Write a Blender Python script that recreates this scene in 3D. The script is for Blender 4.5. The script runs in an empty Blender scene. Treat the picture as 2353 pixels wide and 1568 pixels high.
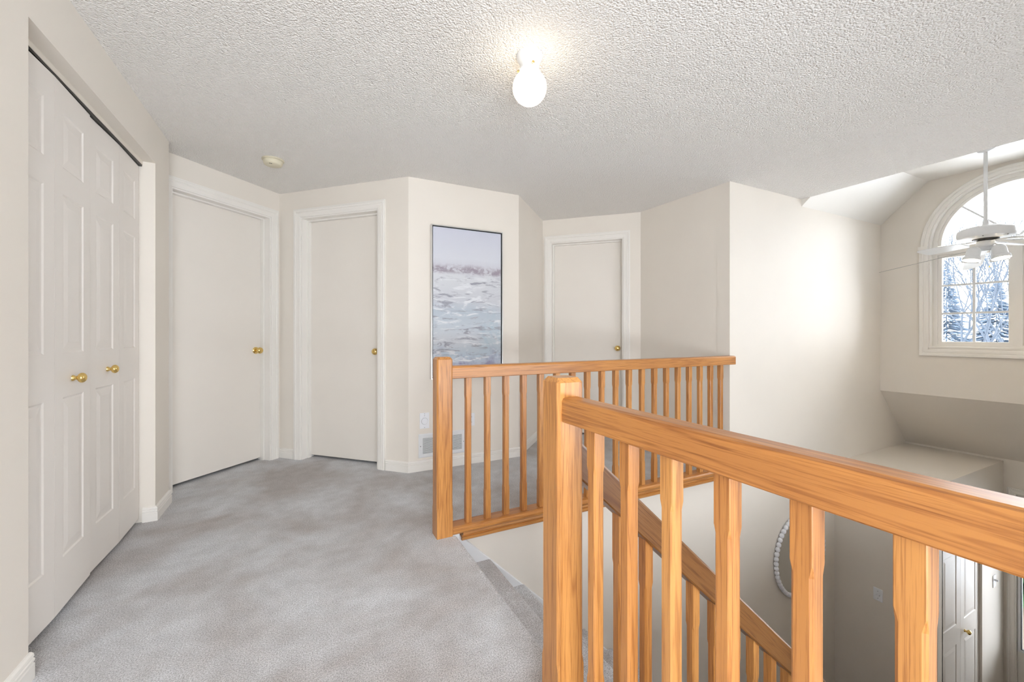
import bpy, bmesh, math, random
from mathutils import Vector, Matrix
random.seed(7)
S = bpy.context.scene
COL = S.collection

# ------------------------------------------------------------------ camera
FPX, HZ, YAW, HC = 954.5, 768.0, math.radians(26.69), 1.142
cam = bpy.data.cameras.new('camera'); co = bpy.data.objects.new('camera', cam); COL.objects.link(co)
cam.sensor_fit = 'HORIZONTAL'; cam.sensor_width = 36.0
cam.lens = 36.0 * FPX / 2353.0
cam.shift_y = -(784.0 - HZ) / 2353.0
cam.clip_start = 0.02; cam.clip_end = 300
co.location = (0, 0, HC); co.rotation_euler = (math.pi / 2, 0, -YAW)
S.camera = co

# ------------------------------------------------------------------ world, light, exposure
W = bpy.data.worlds.new('sky'); S.world = W; W.use_nodes = True
bg = W.node_tree.nodes['Background']
bg.inputs['Color'].default_value = (0.955, 0.975, 1.0, 1); bg.inputs['Strength'].default_value = 3.2
S.view_settings.view_transform = 'Standard'; S.view_settings.look = 'None'
S.view_settings.gamma = 1.0; S.view_settings.use_curve_mapping = False
S.view_settings.exposure = 2.06
S.cycles.max_bounces = 9; S.cycles.diffuse_bounces = 4; S.cycles.glossy_bounces = 3; S.cycles.transparent_max_bounces = 8
S.cycles.use_adaptive_sampling = True; S.cycles.adaptive_threshold = 0.08
S.cycles.sample_clamp_indirect = 8.0

def portal(name, loc, rot, sx, sy):
    l = bpy.data.lights.new(name, 'AREA'); l.shape = 'RECTANGLE'; l.size = sx; l.size_y = sy
    l.cycles.is_portal = True
    o = bpy.data.objects.new(name, l); COL.objects.link(o); o.location = loc; o.rotation_euler = rot
# daylight through foyer window and entry sidelight, plus two added windows behind the camera
portal('foyer_window_daylight', (6.0, 1.325, 1.75), (0, math.pi / 2, 0), 1.9, 1.35)
portal('entry_door_daylight', (6.62, 1.18, -1.3), (0, math.pi / 2, 0), 1.6, .6)
portal('added_gallery_daylight', (2.6, -1.48, .5), (math.pi / 2, 0, 0), 2.6, .7)
portal('added_hall_daylight', (-0.02, -1.48, 1.2), (math.pi / 2, 0, 0), 1.5, 2.2)

# ------------------------------------------------------------------ materials
def newmat(name):
    m = bpy.data.materials.new(name); m.use_nodes = True
    nt = m.node_tree; b = nt.nodes['Principled BSDF']
    return m, nt, b
def node(nt, t, **kw):
    n = nt.nodes.new(t)
    for k, v in kw.items():
        if hasattr(n, k): setattr(n, k, v)
        else: n.inputs[k].default_value = v
    return n
def rgba(c): return (c[0], c[1], c[2], 1)
def srgb(r, g, b):
    f = lambda v: (v / 255 / 12.92) if v / 255 <= .04045 else ((v / 255 + .055) / 1.055) ** 2.4
    return (f(r), f(g), f(b))

def paint(name, col, rough=.55, bump=.06, scale=220, var=.03):
    m, nt, b = newmat(name)
    tc = node(nt, 'ShaderNodeTexCoord')
    n = node(nt, 'ShaderNodeTexNoise', Scale=scale, Detail=3.0)
    n2 = node(nt, 'ShaderNodeTexNoise', Scale=2.5, Detail=2.0)
    nt.links.new(tc.outputs['Object'], n.inputs['Vector']); nt.links.new(tc.outputs['Object'], n2.inputs['Vector'])
    r = node(nt, 'ShaderNodeMixRGB'); r.inputs[1].default_value = rgba([c * (1 - var) for c in col]); r.inputs[2].default_value = rgba([min(1, c * (1 + var)) for c in col])
    nt.links.new(n2.outputs['Fac'], r.inputs[0]); nt.links.new(r.outputs[0], b.inputs['Base Color'])
    b.inputs['Roughness'].default_value = rough
    bp = node(nt, 'ShaderNodeBump', Strength=bump, Distance=.002)
    nt.links.new(n.outputs['Fac'], bp.inputs['Height']); nt.links.new(bp.outputs['Normal'], b.inputs['Normal'])
    return m
def plain(name, col, rough=.5, metal=0.0, emit=None, es=0.0):
    m, nt, b = newmat(name)
    tc = node(nt, 'ShaderNodeTexCoord'); n = node(nt, 'ShaderNodeTexNoise', Scale=40.0)
    nt.links.new(tc.outputs['Object'], n.inputs['Vector'])
    r = node(nt, 'ShaderNodeMixRGB'); r.inputs[1].default_value = rgba([c * .97 for c in col]); r.inputs[2].default_value = rgba(col)
    nt.links.new(n.outputs['Fac'], r.inputs[0]); nt.links.new(r.outputs[0], b.inputs['Base Color'])
    b.inputs['Roughness'].default_value = rough; b.inputs['Metallic'].default_value = metal
    if emit:
        b.inputs['Emission Color'].default_value = rgba(emit); b.inputs['Emission Strength'].default_value = es
    return m

M = {}
M['wall'] = paint('cream_wall_paint', (.845, .785, .705))
M['trim'] = paint('white_trim_paint', (.88, .845, .79), rough=.38, bump=.02)
M['door'] = paint('off_white_door_paint', (.86, .805, .735), rough=.42, bump=.10, scale=90)
M['bifold'] = paint('off_white_bifold_paint', (.88, .83, .775), rough=.42, bump=.03)
M['white'] = plain('white_plastic', (.90, .91, .94), .35)
M['skirt'] = paint('white_skirt_paint', (.84, .84, .85), rough=.4, bump=.02)
M['metalwhite'] = plain('white_enamel', (.82, .83, .84), .3)
M['dark'] = plain('dark_gap', (.02, .02, .022), .7)
M['brass'] = plain('polished_brass', (.83, .60, .22), .16, 1.0)
M['chrome'] = plain('brushed_silver', (.74, .74, .73), .3, 1.0)
M['cream'] = plain('aged_cream_plastic', (.74, .68, .52), .45)
M['bead'] = plain('pale_grey_painted_wood', (.86, .86, .90), .6)
M['tile'] = plain('foyer_tile', (.13, .10, .08), .35)
M['track'] = plain('dark_metal_track', (.045, .043, .04), .4, .6)
M['black'] = plain('black_frame', (.03, .03, .035), .4)
M['screw'] = plain('steel_screw', (.3, .3, .3), .35, 1.0)

def ceiling_mat():
    m, nt, b = newmat('stippled_ceiling')
    tc = node(nt, 'ShaderNodeTexCoord')
    n = node(nt, 'ShaderNodeTexNoise', Scale=105.0, Detail=2.0, Roughness=.6)
    v = node(nt, 'ShaderNodeTexVoronoi', Scale=120.0)
    nt.links.new(tc.outputs['Object'], n.inputs['Vector']); nt.links.new(tc.outputs['Object'], v.inputs['Vector'])
    a = node(nt, 'ShaderNodeMath', operation='SUBTRACT'); nt.links.new(n.outputs['Fac'], a.inputs[0]); nt.links.new(v.outputs['Distance'], a.inputs[1])
    b.inputs['Base Color'].default_value = (.95, .92, .88, 1); b.inputs['Roughness'].default_value = .85
    bp = node(nt, 'ShaderNodeBump', Strength=.7, Distance=.011)
    nt.links.new(a.outputs[0], bp.inputs['Height']); nt.links.new(bp.outputs['Normal'], b.inputs['Normal'])
    return m
M['ceil'] = ceiling_mat()

def carpet_mat():
    m, nt, b = newmat('grey_cut_pile_carpet')
    tc = node(nt, 'ShaderNodeTexCoord')
    def noise(sc, det, rough=.5, dist=0.0):
        n = node(nt, 'ShaderNodeTexNoise', Scale=sc, Detail=det, Roughness=rough, Distortion=dist)
        nt.links.new(tc.outputs['Object'], n.inputs['Vector']); return n
    big = noise(1.5, 3.0, .6, .4); mid = noise(11.0, 2.0, .6); fine = noise(210.0, 2.0, .75)
    r1 = node(nt, 'ShaderNodeValToRGB'); nt.links.new(big.outputs['Fac'], r1.inputs[0])
    r1.color_ramp.elements[0].position = .36; r1.color_ramp.elements[0].color = (.52, .48, .46, 1)
    r1.color_ramp.elements[1].position = .60; r1.color_ramp.elements[1].color = (.725, .73, .75, 1)
    r2 = node(nt, 'ShaderNodeValToRGB'); nt.links.new(mid.outputs['Fac'], r2.inputs[0])
    r2.color_ramp.elements[0].position = .3; r2.color_ramp.elements[0].color = (.91, .905, .90, 1)
    r2.color_ramp.elements[1].position = .65; r2.color_ramp.elements[1].color = (1.06, 1.06, 1.06, 1)
    mx = node(nt, 'ShaderNodeMixRGB', blend_type='MULTIPLY'); mx.inputs[0].default_value = 1
    nt.links.new(r1.outputs[0], mx.inputs[1]); nt.links.new(r2.outputs[0], mx.inputs[2])
    r3 = node(nt, 'ShaderNodeValToRGB'); nt.links.new(fine.outputs['Fac'], r3.inputs[0])
    r3.color_ramp.elements[0].position = .32; r3.color_ramp.elements[0].color = (.52, .51, .50, 1)
    r3.color_ramp.elements[1].position = .66; r3.color_ramp.elements[1].color = (1.35, 1.35, 1.36, 1)
    mx2 = node(nt, 'ShaderNodeMixRGB', blend_type='MULTIPLY'); mx2.inputs[0].default_value = 1
    nt.links.new(mx.outputs[0], mx2.inputs[1]); nt.links.new(r3.outputs[0], mx2.inputs[2])
    nt.links.new(mx2.outputs[0], b.inputs['Base Color'])
    b.inputs['Roughness'].default_value = .95
    b.inputs['Sheen Weight'].default_value = .25
    bp = node(nt, 'ShaderNodeBump', Strength=.8, Distance=.008)
    nt.links.new(fine.outputs['Fac'], bp.inputs['Height']); nt.links.new(bp.outputs['Normal'], b.inputs['Normal'])
    return m
M['carpet'] = carpet_mat()

def oak_mat(name, axis, tilt=0.0, tint=(1, 1, 1)):
    """oak with the grain running along one axis of the object (tilt turns it in the XZ plane)"""
    m, nt, b = newmat(name)
    tc = node(nt, 'ShaderNodeTexCoord'); oi = node(nt, 'ShaderNodeObjectInfo')
    rot = node(nt, 'ShaderNodeMapping'); rot.inputs['Rotation'].default_value = (0, tilt, 0)
    off = node(nt, 'ShaderNodeVectorMath', operation='SCALE'); off.inputs[0].default_value = (7, 5, 9)
    nt.links.new(oi.outputs['Random'], off.inputs['Scale'])
    ad = node(nt, 'ShaderNodeVectorMath', operation='ADD')
    nt.links.new(tc.outputs['Object'], rot.inputs['Vector']); nt.links.new(rot.outputs[0], ad.inputs[0]); nt.links.new(off.outputs[0], ad.inputs[1])
    def mapped(along, across):
        s = [across] * 3; s[axis] = along
        mp = node(nt, 'ShaderNodeMapping'); mp.inputs['Scale'].default_value = s
        nt.links.new(ad.outputs[0], mp.inputs['Vector']); return mp
    lo = node(nt, 'ShaderNodeTexNoise', Scale=1.0, Detail=2.0, Roughness=.5, Distortion=.3)
    nt.links.new(mapped(1.5, 38).outputs[0], lo.inputs['Vector'])
    gr = node(nt, 'ShaderNodeMath', operation='MULTIPLY'); gr.inputs[1].default_value = 8.0; nt.links.new(lo.outputs['Fac'], gr.inputs[0])
    fr = node(nt, 'ShaderNodeMath', operation='PINGPONG'); fr.inputs[1].default_value = 1.0; nt.links.new(gr.outputs[0], fr.inputs[0])
    pore = node(nt, 'ShaderNodeTexNoise', Scale=1.0, Detail=3.0, Roughness=.7)
    nt.links.new(mapped(7, 300).outputs[0], pore.inputs['Vector'])
    soft = node(nt, 'ShaderNodeTexNoise', Scale=1.0, Detail=2.0)
    nt.links.new(mapped(1.2, 9).outputs[0], soft.inputs['Vector'])
    r1 = node(nt, 'ShaderNodeValToRGB'); nt.links.new(fr.outputs[0], r1.inputs[0])
    c = lambda a: rgba([a[i] * tint[i] for i in range(3)])
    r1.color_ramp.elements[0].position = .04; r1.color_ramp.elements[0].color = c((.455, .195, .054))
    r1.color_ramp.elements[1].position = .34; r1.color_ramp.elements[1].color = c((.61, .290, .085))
    r2 = node(nt, 'ShaderNodeValToRGB'); nt.links.new(pore.outputs['Fac'], r2.inputs[0])
    r2.color_ramp.elements[0].position = .34; r2.color_ramp.elements[0].color = (.62, .52, .42, 1)
    r2.color_ramp.elements[1].position = .5; r2.color_ramp.elements[1].color = (1, 1, 1, 1)
    mx = node(nt, 'ShaderNodeMixRGB', blend_type='MULTIPLY'); mx.inputs[0].default_value = .8
    nt.links.new(r1.outputs[0], mx.inputs[1]); nt.links.new(r2.outputs[0], mx.inputs[2])
    r3 = node(nt, 'ShaderNodeValToRGB'); nt.links.new(soft.outputs['Fac'], r3.inputs[0])
    r3.color_ramp.elements[0].position = .3; r3.color_ramp.elements[0].color = (.86, .80, .74, 1)
    r3.color_ramp.elements[1].position = .7; r3.color_ramp.elements[1].color = (1.08, 1.08, 1.06, 1)
    mx2 = node(nt, 'ShaderNodeMixRGB', blend_type='MULTIPLY'); mx2.inputs[0].default_value = 1
    nt.links.new(mx.outputs[0], mx2.inputs[1]); nt.links.new(r3.outputs[0], mx2.inputs[2])
    # piece to piece variation, as the turned balusters differ from one another
    r4 = node(nt, 'ShaderNodeValToRGB'); nt.links.new(oi.outputs['Random'], r4.inputs[0])
    r4.color_ramp.elements[0].color = (.90, .80, .70, 1); r4.color_ramp.elements[1].color = (1.05, 1.05, 1.05, 1)
    mx3 = node(nt, 'ShaderNodeMixRGB', blend_type='MULTIPLY'); mx3.inputs[0].default_value = .9
    nt.links.new(mx2.outputs[0], mx3.inputs[1]); nt.links.new(r4.outputs[0], mx3.inputs[2])
    nt.links.new(mx3.outputs[0], b.inputs['Base Color'])
    b.inputs['Roughness'].default_value = .36
    b.inputs['Coat Weight'].default_value = .25; b.inputs['Coat Roughness'].default_value = .25
    bp = node(nt, 'ShaderNodeBump', Strength=.12, Distance=.001)
    nt.links.new(pore.outputs['Fac'], bp.inputs['Height']); nt.links.new(bp.outputs['Normal'], b.inputs['Normal'])
    return m
SLOPE = .916
M['oak_x'] = oak_mat('oak_grain_x', 0); M['oak_y'] = oak_mat('oak_grain_y', 1); M['oak_z'] = oak_mat('oak_grain_z', 2)
M['oak_slope_shaded'] = oak_mat('oak_grain_sloped_shaded', 0, -math.atan(SLOPE), (.42, .41, .44))  # dark tint puts the shade on this rail into its colour

def glass_mat():
    m = bpy.data.materials.new('window_glass'); m.use_nodes = True; nt = m.node_tree; nt.nodes.clear()
    out = node(nt, 'ShaderNodeOutputMaterial'); t = node(nt, 'ShaderNodeBsdfTransparent'); g = node(nt, 'ShaderNodeBsdfGlossy', Roughness=.02)
    t.inputs['Color'].default_value = (.96, .98, 1, 1)
    f = node(nt, 'ShaderNodeFresnel', IOR=1.3); mx = node(nt, 'ShaderNodeMixShader')
    nt.links.new(f.outputs[0], mx.inputs[0]); nt.links.new(t.outputs[0], mx.inputs[1]); nt.links.new(g.outputs[0], mx.inputs[2]); nt.links.new(mx.outputs[0], out.inputs['Surface'])
    return m
M['glass'] = glass_mat()
M['mirror'] = plain('mirror_glass', (.85, .87, .86), .03, 1.0)
M['globe'] = plain('lit_opal_glass', (.9, .88, .82), .3, emit=(1.0, .84, .62), es=1.35)
M['bulb'] = plain('lit_bulb', (.9, .85, .75), .4, emit=(1.0, .80, .52), es=6.0)
M['bark'] = plain('bare_bark', (.030, .040, .055), .9)  # bluish cast stands in for the haze outside
M['needle'] = plain('haze_blue_needles', (.075, .105, .145), .9)  # haze outside is put into the blue of the needles
M['leaf'] = plain('dark_green_shrub_leaves', (.05, .10, .045), .8)
M['ground'] = plain('pale_ground', (.72, .74, .76), .95)

def painting_mat():
    m, nt, b = newmat('abstract_seascape_canvas')
    tc = node(nt, 'ShaderNodeTexCoord'); sp = node(nt, 'ShaderNodeSeparateXYZ'); nt.links.new(tc.outputs['Generated'], sp.inputs[0])
    def mp(sx, sz):
        n = node(nt, 'ShaderNodeMapping'); n.inputs['Scale'].default_value = (sx, 1, sz); nt.links.new(tc.outputs['Generated'], n.inputs['Vector']); return n
    def noise(sx, sz, det=5.0, dist=.4, rough=.6):
        n = node(nt, 'ShaderNodeTexNoise', Scale=1.0, Detail=det, Roughness=rough, Distortion=dist); nt.links.new(mp(sx, sz).outputs[0], n.inputs['Vector']); return n
    def ramp(src, stops):
        r = node(nt, 'ShaderNodeValToRGB'); nt.links.new(src, r.inputs[0]); e = r.color_ramp.elements
        while len(e) < len(stops): e.new(.5)
        for i, (p, c) in enumerate(stops): e[i].position = p; e[i].color = c if len(c) == 4 else rgba(c)
        return r
    def mix(f, a, bb, bt='MIX'):
        x = node(nt, 'ShaderNodeMixRGB', blend_type=bt)
        for i, s in enumerate((f, a, bb)):
            if isinstance(s, (int, float)): x.inputs[i].default_value = s
            elif isinstance(s, tuple): x.inputs[i].default_value = rgba(s)
            else: nt.links.new(s, x.inputs[i])
        return x
    wob = noise(5, 3, 4)
    z = node(nt, 'ShaderNodeMath', operation='MULTIPLY_ADD'); nt.links.new(wob.outputs['Fac'], z.inputs[0]); z.inputs[1].default_value = .05; nt.links.new(sp.outputs['Z'], z.inputs[2])
    sub = node(nt, 'ShaderNodeMath', operation='SUBTRACT'); nt.links.new(z.outputs[0], sub.inputs[0]); sub.inputs[1].default_value = .025
    base = ramp(sub.outputs[0], [(0.0, srgb(176, 172, 190)), (.06, srgb(180, 184, 200)), (.14, srgb(186, 200, 212)), (.24, srgb(205, 208, 214)), (.34, srgb(196, 204, 212)),
                                 (.44, srgb(186, 196, 206)), (.52, srgb(204, 206, 212)), (.68, srgb(214, 216, 220)), (.735, srgb(205, 205, 212)), (.80, srgb(214, 216, 224)), (1.0, srgb(205, 207, 220))])
    # teal patch low on the right, lavender low on the left
    tq = noise(2.2, 3.2, 3); tm = ramp(tq.outputs['Fac'], [(.45, (0, 0, 0)), (.66, (1, 1, 1))])
    xr = ramp(sp.outputs['X'], [(.35, (0, 0, 0)), (1.0, (1, 1, 1))]); zr = ramp(sub.outputs[0], [(.15, (0, 0, 0)), (.25, (1, 1, 1)), (.5, (1, 1, 1)), (.62, (0, 0, 0))])
    t1 = mix(1.0, tm.outputs[0], xr.outputs[0], 'MULTIPLY'); t2 = mix(1.0, t1.outputs[0], zr.outputs[0], 'MULTIPLY')
    c1 = mix(t2.outputs[0], base.outputs[0], srgb(158, 190, 204))
    lq = noise(4, 7, 4); lm = ramp(lq.outputs['Fac'], [(.5, (0, 0, 0)), (.68, (1, 1, 1))]); lz = ramp(sub.outputs[0], [(.0, (1, 1, 1)), (.12, (1, 1, 1)), (.22, (0, 0, 0))])
    l1 = mix(1.0, lm.outputs[0], lz.outputs[0], 'MULTIPLY'); c2 = mix(l1.outputs[0], c1.outputs[0], srgb(140, 135, 165))
    # broken wave strokes over the water
    st = noise(3.2, 30, 5, 1.1, .62); sm = ramp(st.outputs['Fac'], [(.36, (1, 1, 1)), (.46, (0, 0, 0))]); wz = ramp(sub.outputs[0], [(.66, (1, 1, 1)), (.70, (0, 0, 0))])
    s1 = mix(1.0, sm.outputs[0], wz.outputs[0], 'MULTIPLY'); c3 = mix(s1.outputs[0], c2.outputs[0], srgb(156, 156, 168))
    st2 = noise(3, 24, 5, 1.4, .6); hm = ramp(st2.outputs['Fac'], [(.52, (0, 0, 0)), (.64, (1, 1, 1))]); h1 = mix(1.0, hm.outputs[0], wz.outputs[0], 'MULTIPLY'); c4 = mix(h1.outputs[0], c3.outputs[0], srgb(226, 228, 232))
    # mauve shoreline
    hz = ramp(sub.outputs[0], [(.69, (0, 0, 0)), (.712, (1, 1, 1)), (.735, (1, 1, 1)), (.765, (0, 0, 0))]); hn = noise(9, 26, 6, .9, .7); hn2 = ramp(hn.outputs['Fac'], [(.40, (0, 0, 0)), (.56, (1, 1, 1))])
    hh = mix(1.0, hz.outputs[0], hn2.outputs[0], 'MULTIPLY'); c5 = mix(hh.outputs[0], c4.outputs[0], srgb(160, 150, 162))
    nt.links.new(c5.outputs[0], b.inputs['Base Color']); b.inputs['Roughness'].default_value = .6
    bp = node(nt, 'ShaderNodeBump', Strength=.35, Distance=.004); nt.links.new(st.outputs['Fac'], bp.inputs['Height']); nt.links.new(bp.outputs['Normal'], b.inputs['Normal'])
    return m
M['painting'] = painting_mat()

# ------------------------------------------------------------------ builders
def wloc(o):
    v = Vector((0, 0, 0))
    while o: v += o.location; o = o.parent
    return v
class G:
    """collects faces; xf maps local (a, b, c) to world"""
    def __init__(s, xf=None): s.v = []; s.f = []; s.xf = xf or (lambda a, b, c: (a, b, c))
    def add(s, pts): i = len(s.v); s.v += [s.xf(*p) for p in pts]; return i
    def box(s, x0, x1, y0, y1, z0, z1):
        i = s.add([(x, y, z) for z in (z0, z1) for (x, y) in ((x0, y0), (x1, y0), (x1, y1), (x0, y1))])
        s.f += [tuple(i + k for k in q) for q in ((0, 3, 2, 1), (4, 5, 6, 7), (0, 1, 5, 4), (1, 2, 6, 5), (2, 3, 7, 6), (3, 0, 4, 7))]; return s
    def loops(s, rings, cap=True, closed=False):
        n = len(rings[0]); base = [s.add(r) for r in rings]
        m = len(rings)
        for k in range(m if closed else m - 1):
            a, b = base[k], base[(k + 1) % m]
            for j in range(n): s.f.append((a + j, a + (j + 1) % n, b + (j + 1) % n, b + j))
        if cap and not closed:
            s.f.append(tuple(base[0] + j for j in reversed(range(n)))); s.f.append(tuple(base[-1] + j for j in range(n)))
        return s
    def prism(s, poly, axis, a, b):
        def P(p, t): q = list(p); q.insert(axis, t); return tuple(q)
        return s.loops([[P(p, a) for p in poly], [P(p, b) for p in poly]])
    def lathe(s, prof, c, axis=(0, 0, 1), n=28, cap=True):
        ax = Vector(axis).normalized(); u = ax.orthogonal().normalized(); w = ax.cross(u); c = Vector(c)
        return s.loops([[tuple(c + ax * h + (u * math.cos(2 * math.pi * k / n) + w * math.sin(2 * math.pi * k / n)) * max(r, 1e-5)) for k in range(n)] for r, h in prof], cap)
    def tube(s, pts, rs, n=8, cap=True):
        pts = [Vector(p) for p in pts]; rings = []; u = None
        for i, p in enumerate(pts):
            d = (pts[min(i + 1, len(pts) - 1)] - pts[max(i - 1, 0)]).normalized()
            u = d.orthogonal().normalized() if u is None else (u - d * u.dot(d)).normalized()
            w = d.cross(u); r = rs if isinstance(rs, (int, float)) else rs[i]
            rings.append([tuple(p + (u * math.cos(2 * math.pi * k / n) + w * math.sin(2 * math.pi * k / n)) * r) for k in range(n)])
        return s.loops(rings, cap)
    def mesh(s, name, mat, smooth=False, bevel=0, origin=Vector((0, 0, 0)), seg=2, ang=30):
        bm = bmesh.new(); vs = [bm.verts.new(Vector(p) - origin) for p in s.v]
        for f in s.f:
            try: bm.faces.new([vs[i] for i in f])
            except ValueError: pass
        bmesh.ops.remove_doubles(bm, verts=bm.verts, dist=1e-6)
        bmesh.ops.recalc_face_normals(bm, faces=bm.faces)
        if bevel:
            es = [e for e in bm.edges if len(e.link_faces) == 2 and e.calc_face_angle(0) > math.radians(ang)]
            bmesh.ops.bevel(bm, geom=es, offset=bevel, segments=seg, affect='EDGES', profile=.5)
        me = bpy.data.meshes.new(name); bm.to_mesh(me); bm.free(); me.materials.append(mat)
        if smooth:
            for p in me.polygons: p.use_smooth = True
            me.set_sharp_from_angle(angle=math.radians(38))
        return me
    def obj(s, name, mat, parent=None, smooth=False, bevel=0, label=None, cat=None, group=None, kind=None, seg=2, ang=30):
        pw = wloc(parent) if parent else Vector((0, 0, 0))
        o = bpy.data.objects.new(name, s.mesh(name, mat, smooth, bevel, pw, seg, ang)); COL.objects.link(o)
        if parent: o.parent = parent
        return tag(o, label, cat, group, kind)
def tag(o, label=None, cat=None, group=None, kind=None):
    if label: o['label'] = label
    if cat: o['category'] = cat
    if group: o['group'] = group
    if kind: o['kind'] = kind
    return o
def thing(name, loc, label=None, cat=None, group=None, kind=None):
    o = bpy.data.objects.new(name, None); COL.objects.link(o); o.location = loc; o.empty_display_size = .05
    return tag(o, label, cat, group, kind)
def inst(name, me, parent, loc, rotz=0.0):
    o = bpy.data.objects.new(name, me); COL.objects.link(o)
    if parent: o.parent = parent; o.location = Vector(loc) - wloc(parent)
    else: o.location = loc
    o.rotation_euler = (0, 0, rotz); return o
def frame(P, D, N):
    return lambda t, n, z: (P[0] + D[0] * t + N[0] * n, P[1] + D[1] * t + N[1] * n, z)
STR = 'structure'

# ------------------------------------------------------------------ plan
H = 2.44; ZF = -2.562; YW = 2.32; XW = 5.82; XE = 6.43; YC = 1.545; XF = 4.87; XCE = 4.29; T = .14
r2 = 2 ** -.5; dp = (r2, r2); dm = (r2, -r2)
C = (.775, 3.44); B = (C[0] - dm[0] * 1.37, C[1] - dm[1] * 1.37)
A = (-.81, 3.545); tA2 = (3.545 - B[1]) / r2; A2 = (B[0] + r2 * tA2, 3.545)
D = (1.80, 3.44); E_ = (2.45, 4.09); F = (3.207, 3.333); Gp = (3.235, YW)
XL = -.81; YB = -1.35; YV = .12

def wallseg(name, P, Q, N, z0, z1, openings=(), th=T, e0=0.0, e1=0.0, mat='wall', label=None):
    """wall between plan points P and Q, room side facing N, with rectangular openings (t0, t1, za, zb)"""
    L = math.hypot(Q[0] - P[0], Q[1] - P[1]); Dv = ((Q[0] - P[0]) / L, (Q[1] - P[1]) / L)
    g = G(frame(P, Dv, N)); a = 0.0
    # e0/e1 shift the rear edge along the wall so that neighbours mitre
    def blk(t0, t1, za, zb):
        b0 = t0 + (e0 if t0 == 0 else 0); b1 = t1 + (e1 if abs(t1 - L) < 1e-6 else 0)
        q = [(t0, 0), (t1, 0), (b1, -th), (b0, -th)]
        g.loops([[(x, y, za) for x, y in q], [(x, y, zb) for x, y in q]])
    for t0, t1, za, zb in sorted(openings):
        if t0 > a: blk(a, t0, z0, z1)
        if za > z0: blk(t0, t1, z0, za)
        if zb < z1: blk(t0, t1, zb, z1)
        a = t1
    if a < L: blk(a, L, z0, z1)
    return g.obj(name, M[mat], kind=STR, label=label), Dv, L

# ------------------------------------------------------------------ structure: upper floor
poly = [(-2.3, YB - .2), (XCE, YB - .2), (XCE, YV), (.752, YV), (.752, YW + .012), (3.4, YW + .012), (3.4, 5.6), (-2.3, 5.6)]
g = G().prism(poly, 2, -.26, 0.0)
nose = [(.75, 0), (.768, -.002), (.778, -.010), (.781, -.021), (.778, -.032), (.770, -.040), (.75, -.044)]
g.loops([[(x, y, z) for x, z in nose] for y in (1.112, 2.243)])
g.obj('floor', M['carpet'], kind=STR, label='pale grey cut pile carpet of the upstairs landing')

# ceiling of the landing (flat, stippled), ends over the foyer
G().box(-2.3, XCE, YB - .2, 5.6, H, H + .15).obj('ceiling', M['ceil'], kind=STR, label='white stippled flat ceiling over the landing')

CL0, CL1, CLZ = 1.941, 3.259, 2.19       # closet opening in the left wall
wallseg('wall_left', (XL, YB), A, (1, 0), 0, H, [(CL0 - YB, CL1 - YB, 0, CLZ)], e1=0, th=.06, label='cream left wall with the closet opening')
wallseg('wall_left_return', (XL - .06, A[1]), A2, (0, 1), 0, H, th=.1, label='short cream wall return behind the closet corner')
d1a, d1b = tA2 - tA2, 0
DZ = 2.205
nd1 = (r2, -r2)     # room side normal of the first door wall
wallseg('wall_far_left', A2, B, nd1, 0, H, [(-.927 - tA2, -.092 - tA2, 0, DZ)], e1=T, label='cream angled wall holding the leftmost flush door')
nd2 = (-r2, -r2)
wallseg('wall_far_corner', B, C, nd2, 0, H, [(.245, 1.08, 0, DZ)], e0=-T, e1=-T * math.tan(math.pi / 8), label='cream angled wall holding the second flush door')
wallseg('wall_far_center', C, D, (0, -1), 0, H, e0=T * math.tan(math.pi / 8), e1=-T * math.tan(math.pi / 8), label='cream wall carrying the seascape painting')
wallseg('wall_far_recess', D, E_, (r2, -r2), 0, H, e0=T * math.tan(math.pi / 8), e1=T, label='narrow shaded wall beside the painting wall')
wallseg('wall_far_right', E_, F, nd2, 0, H, [(.09, .895, 0, 2.185)], e0=-T, e1=T * .41, label='cream angled wall holding the door behind the railing')
wallseg('wall_landing_end', F, (Gp[0] + .0033, YW + .12), (-1, -.0276), 0, H, e0=-T * .41, e1=0, th=.12, label='cream wall at the end of the far railing')
# shell behind the camera and behind the doors
OW = 1.30
wallseg('wall_back', (XCE, YB), (XL - .06, YB), (0, 1), 0, H, [(XCE - 3.9, XCE - 1.3, .15, .85), (XCE - .70, XCE + .74, .12, 2.3)], label='cream back wall of the landing with two added windows')
wallseg('wall_back_outer', (XL - .06, YB), (-2.3, YB), (0, 1), 0, H)
wallseg('wall_left_outer', (-2.3, YB), (-2.3, 5.6), (1, 0), 0, H)
wallseg('wall_far_outer', (-2.3, 5.6), (3.4, 5.6), (0, -1), 0, H)
wallseg('wall_right_outer', (3.4, 5.6), (3.4, YW + .12), (-1, 0), 0, H, th=.1)
wallseg('wall_stairwell_near', (XCE, YV), (.60, YV), (0, 1), ZF, -.26, label='cream wall on the near side of the stairwell')

# foyer: side wall under the far railing and on to the window wall
g = G(); g.box(.60, 3.235, YW, YW + .12, ZF, -.27); g.box(.754, 3.235, YW, YW + .0115, -.27, -.001)
g.obj('wall_stairs', M['wall'], kind=STR, label='cream wall below the far railing beside the stairs')
g = G(); g.prism([(3.235, ZF), (XE + .15, ZF), (XE + .15, .6), (XW + .15, .6), (XW + .15, 2.37), (XCE, 2.37), (XCE, H), (3.235, H)], 1, YW, YW + .12)
g.obj('wall_foyer_side', M['wall'], kind=STR, label='tall cream foyer wall running along the stairs to the window')
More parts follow.
